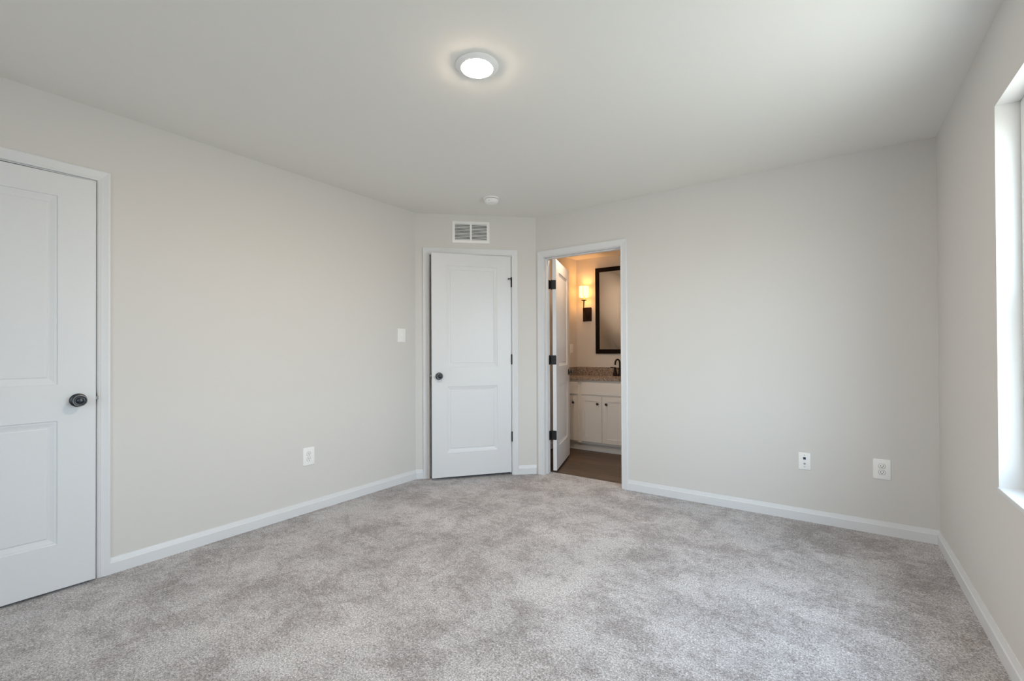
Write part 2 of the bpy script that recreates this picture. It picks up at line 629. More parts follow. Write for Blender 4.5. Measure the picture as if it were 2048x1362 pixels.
def door_trim(name, frame, D, wdt, stop_y, label, t=T, bath=False):
    xa, xb, _, zt = D
    root = tag(empty(name, frame[0], frame[1]), label, 'door casing', 'structure')
    obj('casing', casing_bm(xa, xb, zt, wdt), TRIM, root)
    if bath:
        obj('casing', casing_bm(xa, xb, zt, wdt, 1, t), TRIM, root)
    bm = bmesh.new()
    box(bm, xa - JT, 0.0005, 0, xa, t, zt + JT)
    box(bm, xb, 0.0005, 0, xb + JT, t, zt + JT)
    box(bm, xa, 0.0005, zt, xb, t, zt + JT)
    obj('jamb', bm, TRIM, root)
    bm = bmesh.new()
    s0, s1 = stop_y
    box(bm, xa, s0, 0, xa + 0.010, s1, zt, 0.002)
    box(bm, xb - 0.010, s0, 0, xb, s1, zt, 0.002)
    box(bm, xa, s0, zt - 0.010, xb, s1, zt, 0.002)
    obj('door_stop', bm, TRIM, root)
    return root


door_trim('trim_1', FR_LEFT, D1, CW, (0.040, 0.075), 'white moulded casing round the door in the long wall')
door_trim('trim_2', FR_DIAG, D2, 0.056, (0.040, 0.075), 'white moulded casing round the ajar door on the angled wall')
door_trim('trim_3', FR_BACK, D3, 0.057, (0.036, 0.072), 'white moulded casing round the open bathroom doorway', bath=True)


# ------------------------------------------------------------------ doors
STICK = [(0.0, 0.0), (0.0015, 0.0035), (0.006, 0.0050), (0.010, 0.0052), (0.016, 0.0070), (0.026, 0.0095), (0.033, 0.0105), (0.0355, 0.0085), (0.038, 0.0072)]


def panel_door_bm(wd, ht, th, stile, rows):
    """two-panel moulded slab: x 0..wd, y 0..th, z 0..ht, moulded on both faces"""
    bm = bmesh.new()
    xs = [0, stile, wd - stile, wd]
    zs = [0]
    for (a, b) in rows: zs += [a, b]
    zs.append(ht)
    for (y, sgn) in ((0.0, 1), (th, -1)):
        V = {}
        for i, x in enumerate(xs):
            for j, z in enumerate(zs):
                V[i, j] = bm.verts.new((x, y, z))
        for i in range(3):
            for j in range(len(zs) - 1):
                if i == 1 and j % 2 == 1:
                    loop = [V[i, j], V[i + 1, j], V[i + 1, j + 1], V[i, j + 1]]
                    x0, x1, z0, z1 = xs[i], xs[i + 1], zs[j], zs[j + 1]
                    for (ins, dp) in STICK[1:]:
                        nl = [bm.verts.new((cx, y + sgn * dp, cz)) for cx, cz in
                              ((x0 + ins, z0 + ins), (x1 - ins, z0 + ins), (x1 - ins, z1 - ins), (x0 + ins, z1 - ins))]
                        for k in range(4):
                            bm.faces.new((loop[k], loop[(k + 1) % 4], nl[(k + 1) % 4], nl[k]))
                        loop = nl
                    bm.faces.new(loop)
                else:
                    bm.faces.new((V[i, j], V[i + 1, j], V[i + 1, j + 1], V[i, j + 1]))
        if y == 0.0: F = V
        else: B = V
    nz = len(zs) - 1
    for i in range(3):
        bm.faces.new((F[i, 0], B[i, 0], B[i + 1, 0], F[i + 1, 0]))
        bm.faces.new((F[i, nz], F[i + 1, nz], B[i + 1, nz], B[i, nz]))
    for j in range(nz):
        bm.faces.new((F[0, j], F[0, j + 1], B[0, j + 1], B[0, j]))
        bm.faces.new((F[3, j], B[3, j], B[3, j + 1], F[3, j + 1]))
    return bm


ROWS = [(0.220, 0.821), (0.998, 1.922)]     # panel rows measured from the slab foot


def knob(parent, x, y, z, sgn):
    """round knob with rose; sgn -1 stands towards -y"""
    ax = '-y' if sgn < 0 else 'y'
    k = lathe(bmesh.new(), [(0.033, 0.0), (0.0335, 0.003), (0.0325, 0.006), (0.029, 0.0085), (0.020, 0.0105), (0.0125, 0.012), (0.0115, 0.020),
                            (0.0125, 0.028), (0.0175, 0.033), (0.0245, 0.038), (0.0265, 0.043), (0.0262, 0.047), (0.0240, 0.0500),
                            (0.0215, 0.0500), (0.0205, 0.0478), (0.0180, 0.0470), (0.0150, 0.0478), (0.0140, 0.0495), (0.0100, 0.0525), (0.005, 0.0538), (0.0008, 0.0542)],
              48, (0, 0, 0), ax)
    o = obj('door_knob', k, BRONZE, parent, True, (x, y, z), angle=40)
    r = lathe(bmesh.new(), [(0.0266, 0.0440), (0.0275, 0.0462), (0.0268, 0.0490), (0.0248, 0.0498), (0.0250, 0.0445)], 48, (0, 0, 0), ax, False, False)
    obj('knob_ring', r, RING, o, True)
    return o


def latch(parent, x, y, z, dx):
    """latch plate on the slab edge at x with a bolt sticking out in dx"""
    bm = boxbm(min(x, x + dx * 0.0015), y - 0.0125, z - 0.029, max(x, x + dx * 0.0015), y + 0.0125, z + 0.029)
    o = obj('latch_plate', bm, LATCH, parent)
    o['label'] = 'steel latch plate'
    bm = boxbm(min(x, x + dx * 0.012), y - 0.0075, z - 0.009, max(x, x + dx * 0.012), y + 0.0075, z + 0.008, bev=0.0015)
    obj('latch_bolt', bm, LATCH, o)
    return o


# --- door on the long wall: nearly shut, knob side towards the angled wall
W1 = 0.748
HT = 2.032
g1 = tag(empty('door_1', at(FR_LEFT, D1[0] + 0.004, -0.004, 0.013), FR_LEFT[1] + math.radians(-2.6)),
         'white two-panel door with black knob, just ajar in the long wall with the low outlet', 'door', 'structure')
obj('door_slab', panel_door_bm(W1, HT, 0.035, 0.140, ROWS), TRIM, g1)
knob(g1, W1 - 0.066, 0, 0.916, -1)
knob(g1, W1 - 0.066, 0.035, 0.916, 1)
latch(g1, W1, 0.0175, 0.922, 1)

# --- bedroom door on the angled wall: ajar into the room, hinged at the bathroom side
W2 = 0.744
O2 = math.radians(8.2)
# local x of this root runs from the hinge back towards the latch, so the slab is mirrored
g2 = tag(empty('door_2', at(FR_DIAG, D2[1] - 0.004, -0.002, 0.025), FR_DIAG[1] + PI + O2),
         'white two-panel door on the angled wall, standing slightly ajar below the vent', 'door', 'structure')
# in this frame the room side is +y
bm = panel_door_bm(W2, HT, 0.035, 0.135, ROWS)
for v in bm.verts: v.co.y -= 0.035
obj('door_slab', bm, TRIM, g2)
knob(g2, W2 - 0.066, 0, 0.916, 1)
knob(g2, W2 - 0.066, -0.035, 0.916, -1)
latch(g2, W2, -0.0175, 0.922, 1)


def hinge_barrel(bm, x, y, z, n=5, hh=0.089, r=0.0062):
    seg = hh / n
    for i in range(n):
        lathe(bm, [(r * 0.9, 0.0), (r, 0.0008), (r, seg - 0.0012), (r * 0.9, seg - 0.0004)], 14, (x, y, z - hh / 2 + i * seg), 'z')
    lathe(bm, [(r * 0.55, -0.004), (r * 0.8, -0.002), (r * 0.8, 0.0)], 14, (x, y, z - hh / 2), 'z')
    lathe(bm, [(r * 0.8, 0.0), (r * 0.8, 0.002), (r * 0.55, 0.004)], 14, (x, y, z + hh / 2), 'z')
    return bm


for i, z in enumerate((1.813, 1.084, 0.357)):
    hb = bmesh.new()
    hinge_barrel(hb, -0.003, 0.007, z - 0.022)
    box(hb, -0.0015, -0.030, z - 0.022 - 0.0445, 0.0005, 0.004, z - 0.022 + 0.0445)
    h = obj('hinge', hb, BLACK, g2, True, angle=35)
    if i == 0:
        # hinge-pin door stop: a little arm with a bumper reaching over the door face
        ps = tube(bmesh.new(), [(-0.003, 0.007, z + 0.026), (-0.003, 0.010, z + 0.034), (0.010, 0.022, z + 0.031), (0.028, 0.024, z + 0.027)], [0.006, 0.0065, 0.0045, 0.0040])
        lathe(ps, [(0.006, 0), (0.006, 0.008)], 16, (0.028, 0.024, z + 0.027), 'x')
        q = obj('hinge_pin_stop', ps, BLACK, h, True, angle=40)
        for v in q.data.vertices: v.co.z -= 0.022

# strike plate on the jamb of the angled-wall door
t2 = bpy.data.objects['trim_2']
obj('strike_plate', boxbm(D2[0], 0.004, 0.915, D2[0] + 0.0015, 0.034, 0.967), BLACK, t2)['label'] = 'dark strike plate'

# --- bathroom door: swung well open into the bathroom
W3 = 0.738
O3 = math.radians(108.2)
PX, PY = D3[0] + 0.014, T + 0.010             # hinge pin in the wall frame
g3 = tag(empty('door_3', at(FR_BACK, PX, PY, 0.018), O3), 'white two-panel bathroom door swung wide open into the bathroom', 'door', 'structure')
# closed, the slab runs along +x with its bathroom face at the pin
bm = panel_door_bm(W3, HT, 0.035, 0.135, ROWS)
for v in bm.verts: v.co += Vector((0.003, -0.045, 0))
obj('door_slab', bm, TRIM, g3)
knob(g3, W3 - 0.063, -0.045, 0.916, -1)
knob(g3, W3 - 0.063, -0.010, 0.916, 1)
latch(g3, W3 + 0.003, -0.0275, 0.922, 1)
for z in (1.802, 1.078, 0.355):
    hb = bmesh.new()
    hinge_barrel(hb, 0, 0, z - 0.018)
    # leaf on the door edge
    lf = [bm_ for bm_ in rrect(0.040, 0.089, 0.007)]
    f0 = [hb.verts.new((0.0015, -0.0245 + a * 0.97, z - 0.018 + b)) for a, b in lf]
    f1 = [hb.verts.new((0.0035, -0.0245 + a * 0.97, z - 0.018 + b)) for a, b in lf]
    hb.faces.new(f0)
    hb.faces.new(f1[::-1])
    for k in range(len(f0)):
        hb.faces.new((f0[k], f0[(k + 1) % len(f0)], f1[(k + 1) % len(f0)], f1[k]))
    # leaf on the jamb (in the closed-door frame, turned back by the opening angle)
    R = Matrix.Rotation(-O3, 3, 'Z')
    j0 = [hb.verts.new(R @ Vector((-0.0138, -0.0245 + a * 0.97, z - 0.018 + b))) for a, b in lf]
    j1 = [hb.verts.new(R @ Vector((-0.0118, -0.0245 + a * 0.97, z - 0.018 + b))) for a, b in lf]
    hb.faces.new(j0)
    hb.faces.new(j1[::-1])
    # the swaged part of the jamb leaf that bends across to the pin
    wb = bmesh.new()
    box(wb, -0.0125, -0.0075, z - 0.018 - 0.040, 0.0, -0.0055, z - 0.018 + 0.040)
    mp_ = {}
    for v in wb.verts: mp_[v] = hb.verts.new(R @ v.co)
    for f in wb.faces: hb.faces.new([mp_[v] for v in f.verts])
    wb.free()
    for k in range(len(j0)):
        hb.faces.new((j0[k], j0[(k + 1) % len(j0)], j1[(k + 1) % len(j0)], j1[k]))
    obj('hinge', hb, BLACK, g3, True, angle=35)


# ------------------------------------------------------------------ windows
def window(name, frame, xa, xb, z0, z1, depth, label):
    root = tag(empty(name, frame[0], frame[1]), label, 'window', 'structure')
    # plaster returns and wooden sill
    bm = bmesh.new()
    box(bm, xa, 0.0, z0, xa + 0.004, depth, z1)
    box(bm, xb - 0.004, 0.0, z0, xb, depth, z1)
    box(bm, xa, 0.0, z1 - 0.004, xb, depth, z1)
    obj('window_return', bm, WALL, root)
    obj('window_sill', boxbm(xa, -0.004, z0 - 0.004, xb, depth, z0 + 0.016, bev=0.003), TRIM, root)
    a, b, c, d = xa + 0.004, xb - 0.004, z0 + 0.016, z1 - 0.004
    y0, y1 = depth, WT
    fr = 0.045
    bm = bmesh.new()
    box(bm, a, y0, c, a + fr, y1, d, 0.003)
    box(bm, b - fr, y0, c, b, y1, d, 0.003)
    box(bm, a + fr, y0, c, b - fr, y1, c + fr, 0.003)
    box(bm, a + fr, y0, d - fr, b - fr, y1, d, 0.003)
    obj('window_frame', bm, VINYL, root)
    mid = (c + d) / 2
    for (nm, za, zb, yo) in (('lower_sash', c + fr, mid + 0.02, y0 + 0.012), ('upper_sash', mid - 0.02, d - fr, y0 + 0.050)):
        bm = bmesh.new()
        sr = 0.040
        box(bm, a + fr, yo, za, a + fr + sr, yo + 0.032, zb, 0.002)
        box(bm, b - fr - sr, yo, za, b - fr, yo + 0.032, zb, 0.002)
        box(bm, a + fr + sr, yo, za, b - fr - sr, yo + 0.032, za + sr, 0.002)
        box(bm, a + fr + sr, yo, zb - sr, b - fr - sr, yo + 0.032, zb, 0.002)
        sash = obj(nm, bm, VINYL, root)
        bm = boxbm(a + fr + sr - 0.004, yo + 0.013, za + sr - 0.004, b - fr - sr + 0.004, yo + 0.019, zb - sr + 0.004)
        obj('pane', bm, GLASS, sash)
    return root


for i, (ya, yb_, z0, z1) in enumerate(WIN):
    window('window_%d' % (i + 1), FR_RIGHT, -ya, -yb_, z0, z1, 0.068,
           'white sash window in the shaded wall beside the bathroom wall')
for (a, b, z0, z1) in WINF:
    window('window_2', FR_FRONT, -a, -b, z0, z1, 0.068, 'unseen white sash window added behind the camera for fill light')


# ------------------------------------------------------------------ wall plates
def screw(bm, x, y, z, r=0.0032):
    return lathe(bm, [(r, 0.0), (r, 0.0008), (r * 0.7, 0.0012)], 12, (x, y, z), '-y')


def duplex_outlet(frame, x, z, w_, h_, label):
    root = tag(empty('wall_outlet', at(frame, x, 0, z), frame[1]), label, 'outlet')
    obj('cover_plate', plate(bmesh.new(), w_, h_, 0.0058, 0.007, edge=0.0028), PLASTIC, root, True, angle=50)
    for zc in (0.0195, -0.0195):
        bm = bmesh.new()
        pts = []
        for k in range(40):
            a = 2 * PI * k / 40
            pts.append((0.0172 * math.cos(a), max(-0.0138, min(0.0138, 0.0172 * math.sin(a)))))
        l0 = [bm.verts.new((px, -0.0055, zc + pz)) for px, pz in pts]
        l1 = [bm.verts.new((px, -0.0080, zc + pz)) for px, pz in pts]
        l2 = [bm.verts.new((px * 0.95, -0.0086, zc + pz * 0.95)) for px, pz in pts]
        for a, b in ((l0, l1), (l1, l2)):
            for k in range(40):
                bm.faces.new((a[k], a[(k + 1) % 40], b[(k + 1) % 40], b[k]))
        bm.faces.new(l2[::-1])
        bm.faces.new(l0)
        r = obj('receptacle', bm, PLASTIC, root, True, angle=40)
        gp = [bm_ for bm_ in pts]
        gb = bmesh.new()
        q0 = [gb.verts.new((px * 1.075, -0.0050, zc + pz * 1.09)) for px, pz in gp]
        q1 = [gb.verts.new((px * 1.075, -0.0061, zc + pz * 1.09)) for px, pz in gp]
        for k in range(40):
            gb.faces.new((q0[k], q0[(k + 1) % 40], q1[(k + 1) % 40], q1[k]))
        gb.faces.new(q0)
        gb.faces.new(q1[::-1])
        obj('receptacle_gap', gb, GREY, r)
        for (px, pw, ph) in ((-0.0063, 0.0026, 0.0090), (0.0063, 0.0026, 0.0075)):
            obj('slot', boxbm(px - pw / 2, -0.0089, zc + 0.0035 - ph / 2, px + pw / 2, -0.0084, zc + 0.0035 + ph / 2), SLOT, r)
        obj('slot', lathe(bmesh.new(), [(0.0028, 0.0084), (0.0028, 0.0089)], 14, (0, 0, zc - 0.0072)), SLOT, r)
    obj('screw', screw(bmesh.new(), 0, -0.0057, 0), PLASTIC, root)
    return root


duplex_outlet(FR_LEFT, 1.877, 0.405, 0.088, 0.128, 'white duplex outlet low on the long wall below and before the light switch')
duplex_outlet(FR_BACK, 0.254, 0.410, 0.089, 0.127, 'oversized white duplex outlet low on the wall, nearest the window wall')

# light switch
sw = tag(empty('light_switch', at(FR_LEFT, 2.758, 0, 1.308), FR_LEFT[1]), 'white toggle light switch beside the ajar door casing', 'switch')
obj('cover_plate', plate(bmesh.new(), 0.088, 0.122, 0.0058, 0.005, edge=0.0028), PLASTIC, sw, True, angle=50)
bm = boxbm(-0.0052, -0.0068, -0.012, 0.0052, -0.0050, 0.012, bev=0.0008)
obj('switch_bezel', bm, PLASTIC, sw)
bm = bmesh.new()
box(bm, -0.0037, -0.0165, -0.001, 0.0037, -0.0050, 0.0085, bev=0.0012)
for v in bm.verts:
    if v.co.y < -0.012: v.co.z += 0.004
obj('toggle', bm, PLASTIC, sw)
for zc in (0.030, -0.030):
    obj('screw', screw(bmesh.new(), 0, -0.0057, zc), PLASTIC, sw)

# data and cable jack plate
jk = tag(empty('cable_jack_plate', at(FR_BACK, -0.157, 0, 0.405), 0), 'white wall plate with a navy data jack above a small coaxial connector', 'wall plate')
obj('cover_plate', plate(bmesh.new(), 0.071, 0.116, 0.0058, 0.004, edge=0.0028), PLASTIC, jk, True, angle=50)
o = obj('data_jack', boxbm(-0.0078, -0.0072, 0.0125, 0.0078, -0.0050, 0.0285, bev=0.0008), JACKBLUE, jk)
o['label'] = 'navy data jack'
o = obj('coaxial_connector', lathe(bmesh.new(), [(0.0065, 0.005), (0.0065, 0.008), (0.0048, 0.0082), (0.0046, 0.014), (0.003, 0.014), (0.003, 0.010), (0.0006, 0.010)], 20, (0, 0, -0.0150)), STEEL, jk, True, angle=35)
for zc in (0.042, -0.037):
    s = bmesh.new()
    screw(s, 0, -0.0057, zc)
    obj('screw', s, STEEL, jk)

# ------------------------------------------------------------------ return-air vent
vt = tag(empty('return_vent', at(FR_DIAG, 0.511, 0, 2.277), FR_DIAG[1]), 'white louvred return-air grille above the ajar door', 'vent')
VW, VH = 0.350, 0.204
IW, IH = 0.296, 0.148
obj('vent_backing', boxbm(-IW / 2 - 0.006, -0.0025, -IH / 2 - 0.006, IW / 2 + 0.006, -0.0005, IH / 2 + 0.006), DUCT, vt)['label'] = 'dark plate painting the shade of the duct opening'  # flat dark plate, the shade inside the duct put into its colour
bm = bmesh.new()
loops = []
for (ww, hh, y) in ((VW, VH, -0.0005), (VW, VH, -0.003), (VW - 0.006, VH - 0.006, -0.0075), (IW + 0.004, IH + 0.004, -0.0095), (IW, IH, -0.0085), (IW, IH, -0.0026)):
    loops.append([bm.verts.new((sx_ * ww / 2, y, sz_ * hh / 2)) for sx_, sz_ in ((-1, -1), (1, -1), (1, 1), (-1, 1))])
for a, b in zip(loops[:-1], loops[1:]):
    for k in range(4):
        bm.faces.new((a[k], a[(k + 1) % 4], b[(k + 1) % 4], b[k]))
obj('vent_frame', bm, PLASTIC, vt)
obj('mullion', boxbm(-0.009, -0.0095, -IH / 2, 0.009, -0.0026, IH / 2, bev=0.001), PLASTIC, vt)
NL = 11
for sd in (-1, 1):
    for k in range(NL):
        zc = -IH / 2 + (k + 0.5) * IH / NL
        bm = bmesh.new()
        xa, xb = sorted((sd * 0.009, sd * IW / 2))
        pr = [(0.0090, -0.0044), (0.0098, -0.0036), (0.0052, 0.0040), (0.0036, 0.0046), (0.0030, 0.0040)]
        prism(bm, pr, xa, xb)
        for v in bm.verts: v.co.z += zc
        obj('louver', bm, PLASTIC, vt)
for (px, pz) in ((-0.160, 0), (0.160, 0)):
    s = bmesh.new()
    screw(s, px, -0.0085, pz)
    obj('screw', s, PLASTIC, vt)

# ------------------------------------------------------------------ smoke detector
sd = tag(empty('smoke_detector', (-2.312, 3.012, H)), 'round white smoke detector on the ceiling near the vent', 'smoke detector')
obj('mounting_base', lathe(bmesh.new(), [(0.064, 0.0), (0.066, 0.002), (0.066, 0.011), (0.0635, 0.013), (0.058, 0.0132)], 56, (0, 0, 0), '-z'), PLASTIC, sd, True, angle=40)
obj('sensor_gap', lathe(bmesh.new(), [(0.0575, 0.012), (0.0575, 0.0165)], 56, (0, 0, 0), '-z'), GREY, sd)
obj('cover', lathe(bmesh.new(), [(0.057, 0.0155), (0.061, 0.0165), (0.0605, 0.022), (0.057, 0.031), (0.050, 0.040), (0.042, 0.045), (0.030, 0.047), (0.001, 0.0475)], 56, (0, 0, 0), '-z'), PLASTIC, sd, True, angle=50)
bt = lathe(bmesh.new(), [(0.012, 0.0), (0.012, 0.0022), (0.010, 0.003), (0.0005, 0.003)], 24, (0.022, -0.030, -0.0435), '-z')
obj('test_button', bt, PLASTIC, sd, True, angle=40)
obj('sounder_slot', boxbm(-0.002, -0.0535, -0.0350, 0.020, -0.047, -0.0325), GREY, sd)

# ------------------------------------------------------------------ ceiling disc light
cl = tag(empty('ceiling_light', (-1.288, 1.577, H)), 'lit round flush disc light with white trim ring on the ceiling', 'ceiling light')
obj('trim_ring', lathe(bmesh.new(), [(0.0945, 0.0), (0.0960, 0.0012), (0.0955, 0.0035), (0.090, 0.0065), (0.078, 0.0115), (0.0722, 0.0138), (0.0705, 0.0135), (0.0695, 0.008)], 64, (0, 0, 0), '-z', True, False), PLASTIC, cl, True, angle=40)
obj('diffuser', lathe(bmesh.new(), [(0.0695, 0.009), (0.0692, 0.0137), (0.0675, 0.0155), (0.0610, 0.0172), (0.045, 0.0186), (0.025, 0.0193), (0.001, 0.0196)], 56, (0, 0, 0), '-z'), LAMP, cl, True, angle=60)['label'] = 'glowing warm white diffuser'

# unseen disc light, added to brighten the bathroom
cl2 = cl.copy()
COL.objects.link(cl2)
for ch in list(cl.children):
    c = ch.copy()
    COL.objects.link(c)
    c.parent = cl2
    if ch.name.startswith('diffuser'):
        c.data = ch.data.copy()
        c.data.materials[0] = emit_mat('bathroom_fill_diffuser', (1.0, 0.72, 0.50), 165.0)
cl2.location = (-2.05, 4.05, BH)
cl2['label'] = 'unseen lit disc light added on the lower bathroom ceiling to brighten the room'

# ------------------------------------------------------------------ bathroom vanity
VF, VB = 4.872, BYK - 0.002            # cabinet front, back
VX0, VX1 = BXL + 0.002, -1.520
VZ0, VZ1 = 0.085, 0.820
vn = tag(empty('vanity_cabinet', (0, VF, -0.008)), 'white shaker vanity cabinet with black knobs under the granite top', 'vanity cabinet')
Z = 0.008
bm = bmesh.new()
box(bm, VX0, 0.0, VZ0 + Z, VX1, VB - VF, VZ0 + Z + 0.018)                    # bottom
box(bm, VX0, 0.019, VZ0 + Z + 0.018, VX0 + 0.018, VB - VF, VZ1 + Z)           # sides
box(bm, VX1 - 0.018, 0.019, VZ0 + Z + 0.018, VX1, VB - VF, VZ1 + Z)
box(bm, VX0 + 0.018, VB - VF - 0.010, VZ0 + Z + 0.018, VX1 - 0.018, VB - VF, VZ1 + Z)
for (xa, xb) in ((VX0, -2.695), (-2.486, -2.388), (-2.170, -2.122), (-1.902, -1.805), (-1.580, VX1)):      # face-frame stiles
    box(bm, xa, 0.0, VZ0 + Z + 0.018, xb, 0.019, VZ1 + Z)
for (za, zb) in ((0.612, 0.676), (0.775, VZ1)):                               # rails
    box(bm, VX0, 0.0002, za + Z, VX1, 0.0188, zb + Z)
obj('cabinet_body', bm, CAB, vn)
bm = boxbm(VX0, 0.058, 0, VX1, VB - VF, VZ0 + Z)
obj('toe_kick', bm, CAB, vn)
bm = prism(bmesh.new(), [(0, 0), (0.013, 0), (0.0125, 0.004), (0.009, 0.010), (0.004, 0.0135), (0, 0.014)], VX0, VX1)
for v in bm.verts: v.co.y += 0.058
obj('shoe_moulding', bm, TRIM, vn)


def shaker(name, xa, xb, za, zb, flat=False):
    bm = bmesh.new()
    t = 0.019
    if flat:
        box(bm, xa, -t, za, xb, -0.0005, zb, 0.0025)
    else:
        rw = 0.052
        l = []
        for (ins, y) in ((0, -0.0005), (0, -t + 0.0015), (0.0015, -t), (rw, -t), (rw + 0.001, -t + 0.006)):
            l.append([bm.verts.new((x, y, z)) for x, z in ((xa + ins, za + ins), (xb - ins, za + ins), (xb - ins, zb - ins), (xa + ins, zb - ins))])
        for a, b in zip(l[:-1], l[1:]):
            for k in range(4):
                bm.faces.new((a[k], a[(k + 1) % 4], b[(k + 1) % 4], b[k]))
        bm.faces.new(l[-1])
        bm.faces.new(l[0])
    for v in bm.verts: v.co.z += Z
    return obj(name, bm, CAB, vn)


def cab_knob(par, x, z):
    k = lathe(bmesh.new(), [(0.006, 0.0), (0.0055, 0.010), (0.010, 0.013), (0.0155, 0.018), (0.0158, 0.022), (0.012, 0.0255), (0.001, 0.0265)], 24)
    obj('cabinet_knob', k, BRONZE, par, True, (x, -0.019, z + Z), angle=50)


shaker('false_front', -2.412, -1.878, 0.654, 0.795, flat=True)
d = shaker('cabinet_door', -2.415, -2.155, 0.107, 0.634)
cab_knob(d, -2.198, 0.555)
d = shaker('cabinet_door', -2.138, -1.878, 0.107, 0.634)
cab_knob(d, -2.090, 0.555)
shaker('drawer_front', -2.722, -2.460, 0.654, 0.795, flat=True)
d = shaker('cabinet_door', -2.722, -2.460, 0.107, 0.634)
cab_knob(d, -2.508, 0.556)
shaker('drawer_front', -1.830, -1.555, 0.654, 0.795, flat=True)
d = shaker('cabinet_door', -1.830, -1.555, 0.107, 0.634)
cab_knob(d, -1.787, 0.556)

# granite top with an oval cut-out for the basin
SKX, SKY = -2.13, BYK - 0.30
ct = tag(empty('vanity_countertop', (0, 0, VZ1)), 'speckled brown granite vanity top with backsplash', 'countertop')
bm = bmesh.new()
cx0, cx1, cy0, cy1 = BXL + 0.001, VX1 + 0.015, VF - 0.030, BYK - 0.001
NO = 64
rx, ry = 0.205, 0.150


def on_rect(a):
    c, s = math.cos(a), math.sin(a)
    tx = ((cx1 - SKX) if c > 0 else (cx0 - SKX)) / c if abs(c) > 1e-6 else 1e9
    ty = ((cy1 - SKY) if s > 0 else (cy0 - SKY)) / s if abs(s) > 1e-6 else 1e9
    k = min(tx, ty)
    return SKX + c * k, SKY + s * k


angs = [2 * PI * i / NO for i in range(NO)]
for (qx, qy) in ((cx0, cy0), (cx1, cy0), (cx1, cy1), (cx0, cy1)):
    angs.append(math.atan2(qy - SKY, qx - SKX) % (2 * PI))
angs.sort()
ti, to, bi, bo = [], [], [], []
for a in angs:
    ix, iy = SKX + rx * math.cos(a), SKY + ry * math.sin(a)
    ex, ey = on_rect(a)
    ti.append(bm.verts.new((ix, iy, 0.032))); bi.append(bm.verts.new((ix, iy, 0.0005)))
    to.append(bm.verts.new((ex, ey, 0.032))); bo.append(bm.verts.new((ex, ey, 0.0005)))
n = len(angs)
for k in range(n):
    j = (k + 1) % n
    bm.faces.new((ti[k], ti[j], to[j], to[k]))
    bm.faces.new((bi[k], bo[k], bo[j], bi[j]))
    bm.faces.new((ti[k], bi[k], bi[j], ti[j]))
    bm.faces.new((to[k], to[j], bo[j], bo[k]))
obj('slab', bm, GRANITE, ct)
bk = tag(empty('backsplash', (0, 0, VZ1 + 0.032)), 'low speckled granite splash standing along the walls behind the vanity top', 'backsplash')
obj('back_panel', boxbm(BXL + 0.021, BYK - 0.021, 0, VX1 + 0.015, BYK - 0.001, 0.104, bev=0.0015), GRANITE, bk)
obj('side_panel', boxbm(BXL + 0.001, VF - 0.020, 0, BXL + 0.021, BYK - 0.021, 0.104, bev=0.0015), GRANITE, bk)

# basin, hung under the top
bs = lathe(bmesh.new(), [(1.04, 0.0), (0.99, 0.0), (0.96, 0.02), (0.88, 0.07), (0.70, 0.115), (0.42, 0.138), (0.10, 0.143), (0.098, 0.149), (0.45, 0.146), (0.74, 0.123), (0.93, 0.074), (1.03, 0.02)], 56, (0, 0, 0), '-z', False, False)
for v in bs.verts:
    v.co.x *= rx
    v.co.y *= ry
    v.co.z = v.co.z
so = obj('sink_basin', bs, SINKWHITE, None, True, (SKX, SKY, VZ1), angle=60)
tag(so, 'oval white basin set under the granite vanity top', 'sink')

# faucet
FXC, FYC = -2.125, BYK - 0.085
fc = tag(empty('faucet', (FXC, FYC, VZ1 + 0.032)), 'dark bronze gooseneck faucet with lever handles on the granite top', 'faucet')
obj('faucet_base', plate(bmesh.new(), 0.165, 0.050, 0.012, 0.024, edge=0.003), SCONCEMETAL, fc, True, rot=(-PI / 2, 0, 0), angle=50)
bm = lathe(bmesh.new(), [(0.024, 0.0), (0.024, 0.012), (0.019, 0.022), (0.0165, 0.055), (0.0185, 0.075), (0.0185, 0.088), (0.0135, 0.094)], 28, (0, 0, 0.011), 'z')
pts = [(0, 0, 0.095), (0, 0, 0.160)]
for k in range(0, 11):
    a = PI * k / 10
    pts.append((-0.012 * (1 - math.cos(a)) , -0.048 * (1 - math.cos(a)) * 0.9, 0.160 + 0.045 * math.sin(a)))
pts.append((-0.0245, -0.0865, 0.140))
tube(bm, pts, 0.0105, 16)
obj('spout', bm, SCONCEMETAL, fc, True, angle=50)
for s_ in (-1, 1):
    bm = lathe(bmesh.new(), [(0.026, 0.0), (0.026, 0.008), (0.021, 0.018), (0.015, 0.050), (0.0125, 0.075), (0.0145, 0.082), (0.0145, 0.092), (0.008, 0.098), (0.001, 0.099)], 24, (s_ * 0.062, 0.0, 0.011), 'z')
    tube(bm, [(s_ * 0.062, 0, 0.100), (s_ * 0.085, -0.004, 0.105), (s_ * 0.118, -0.010, 0.107)], [0.0085, 0.0065, 0.006], 12)
    obj('lever_handle', bm, SCONCEMETAL, fc, True, angle=50)

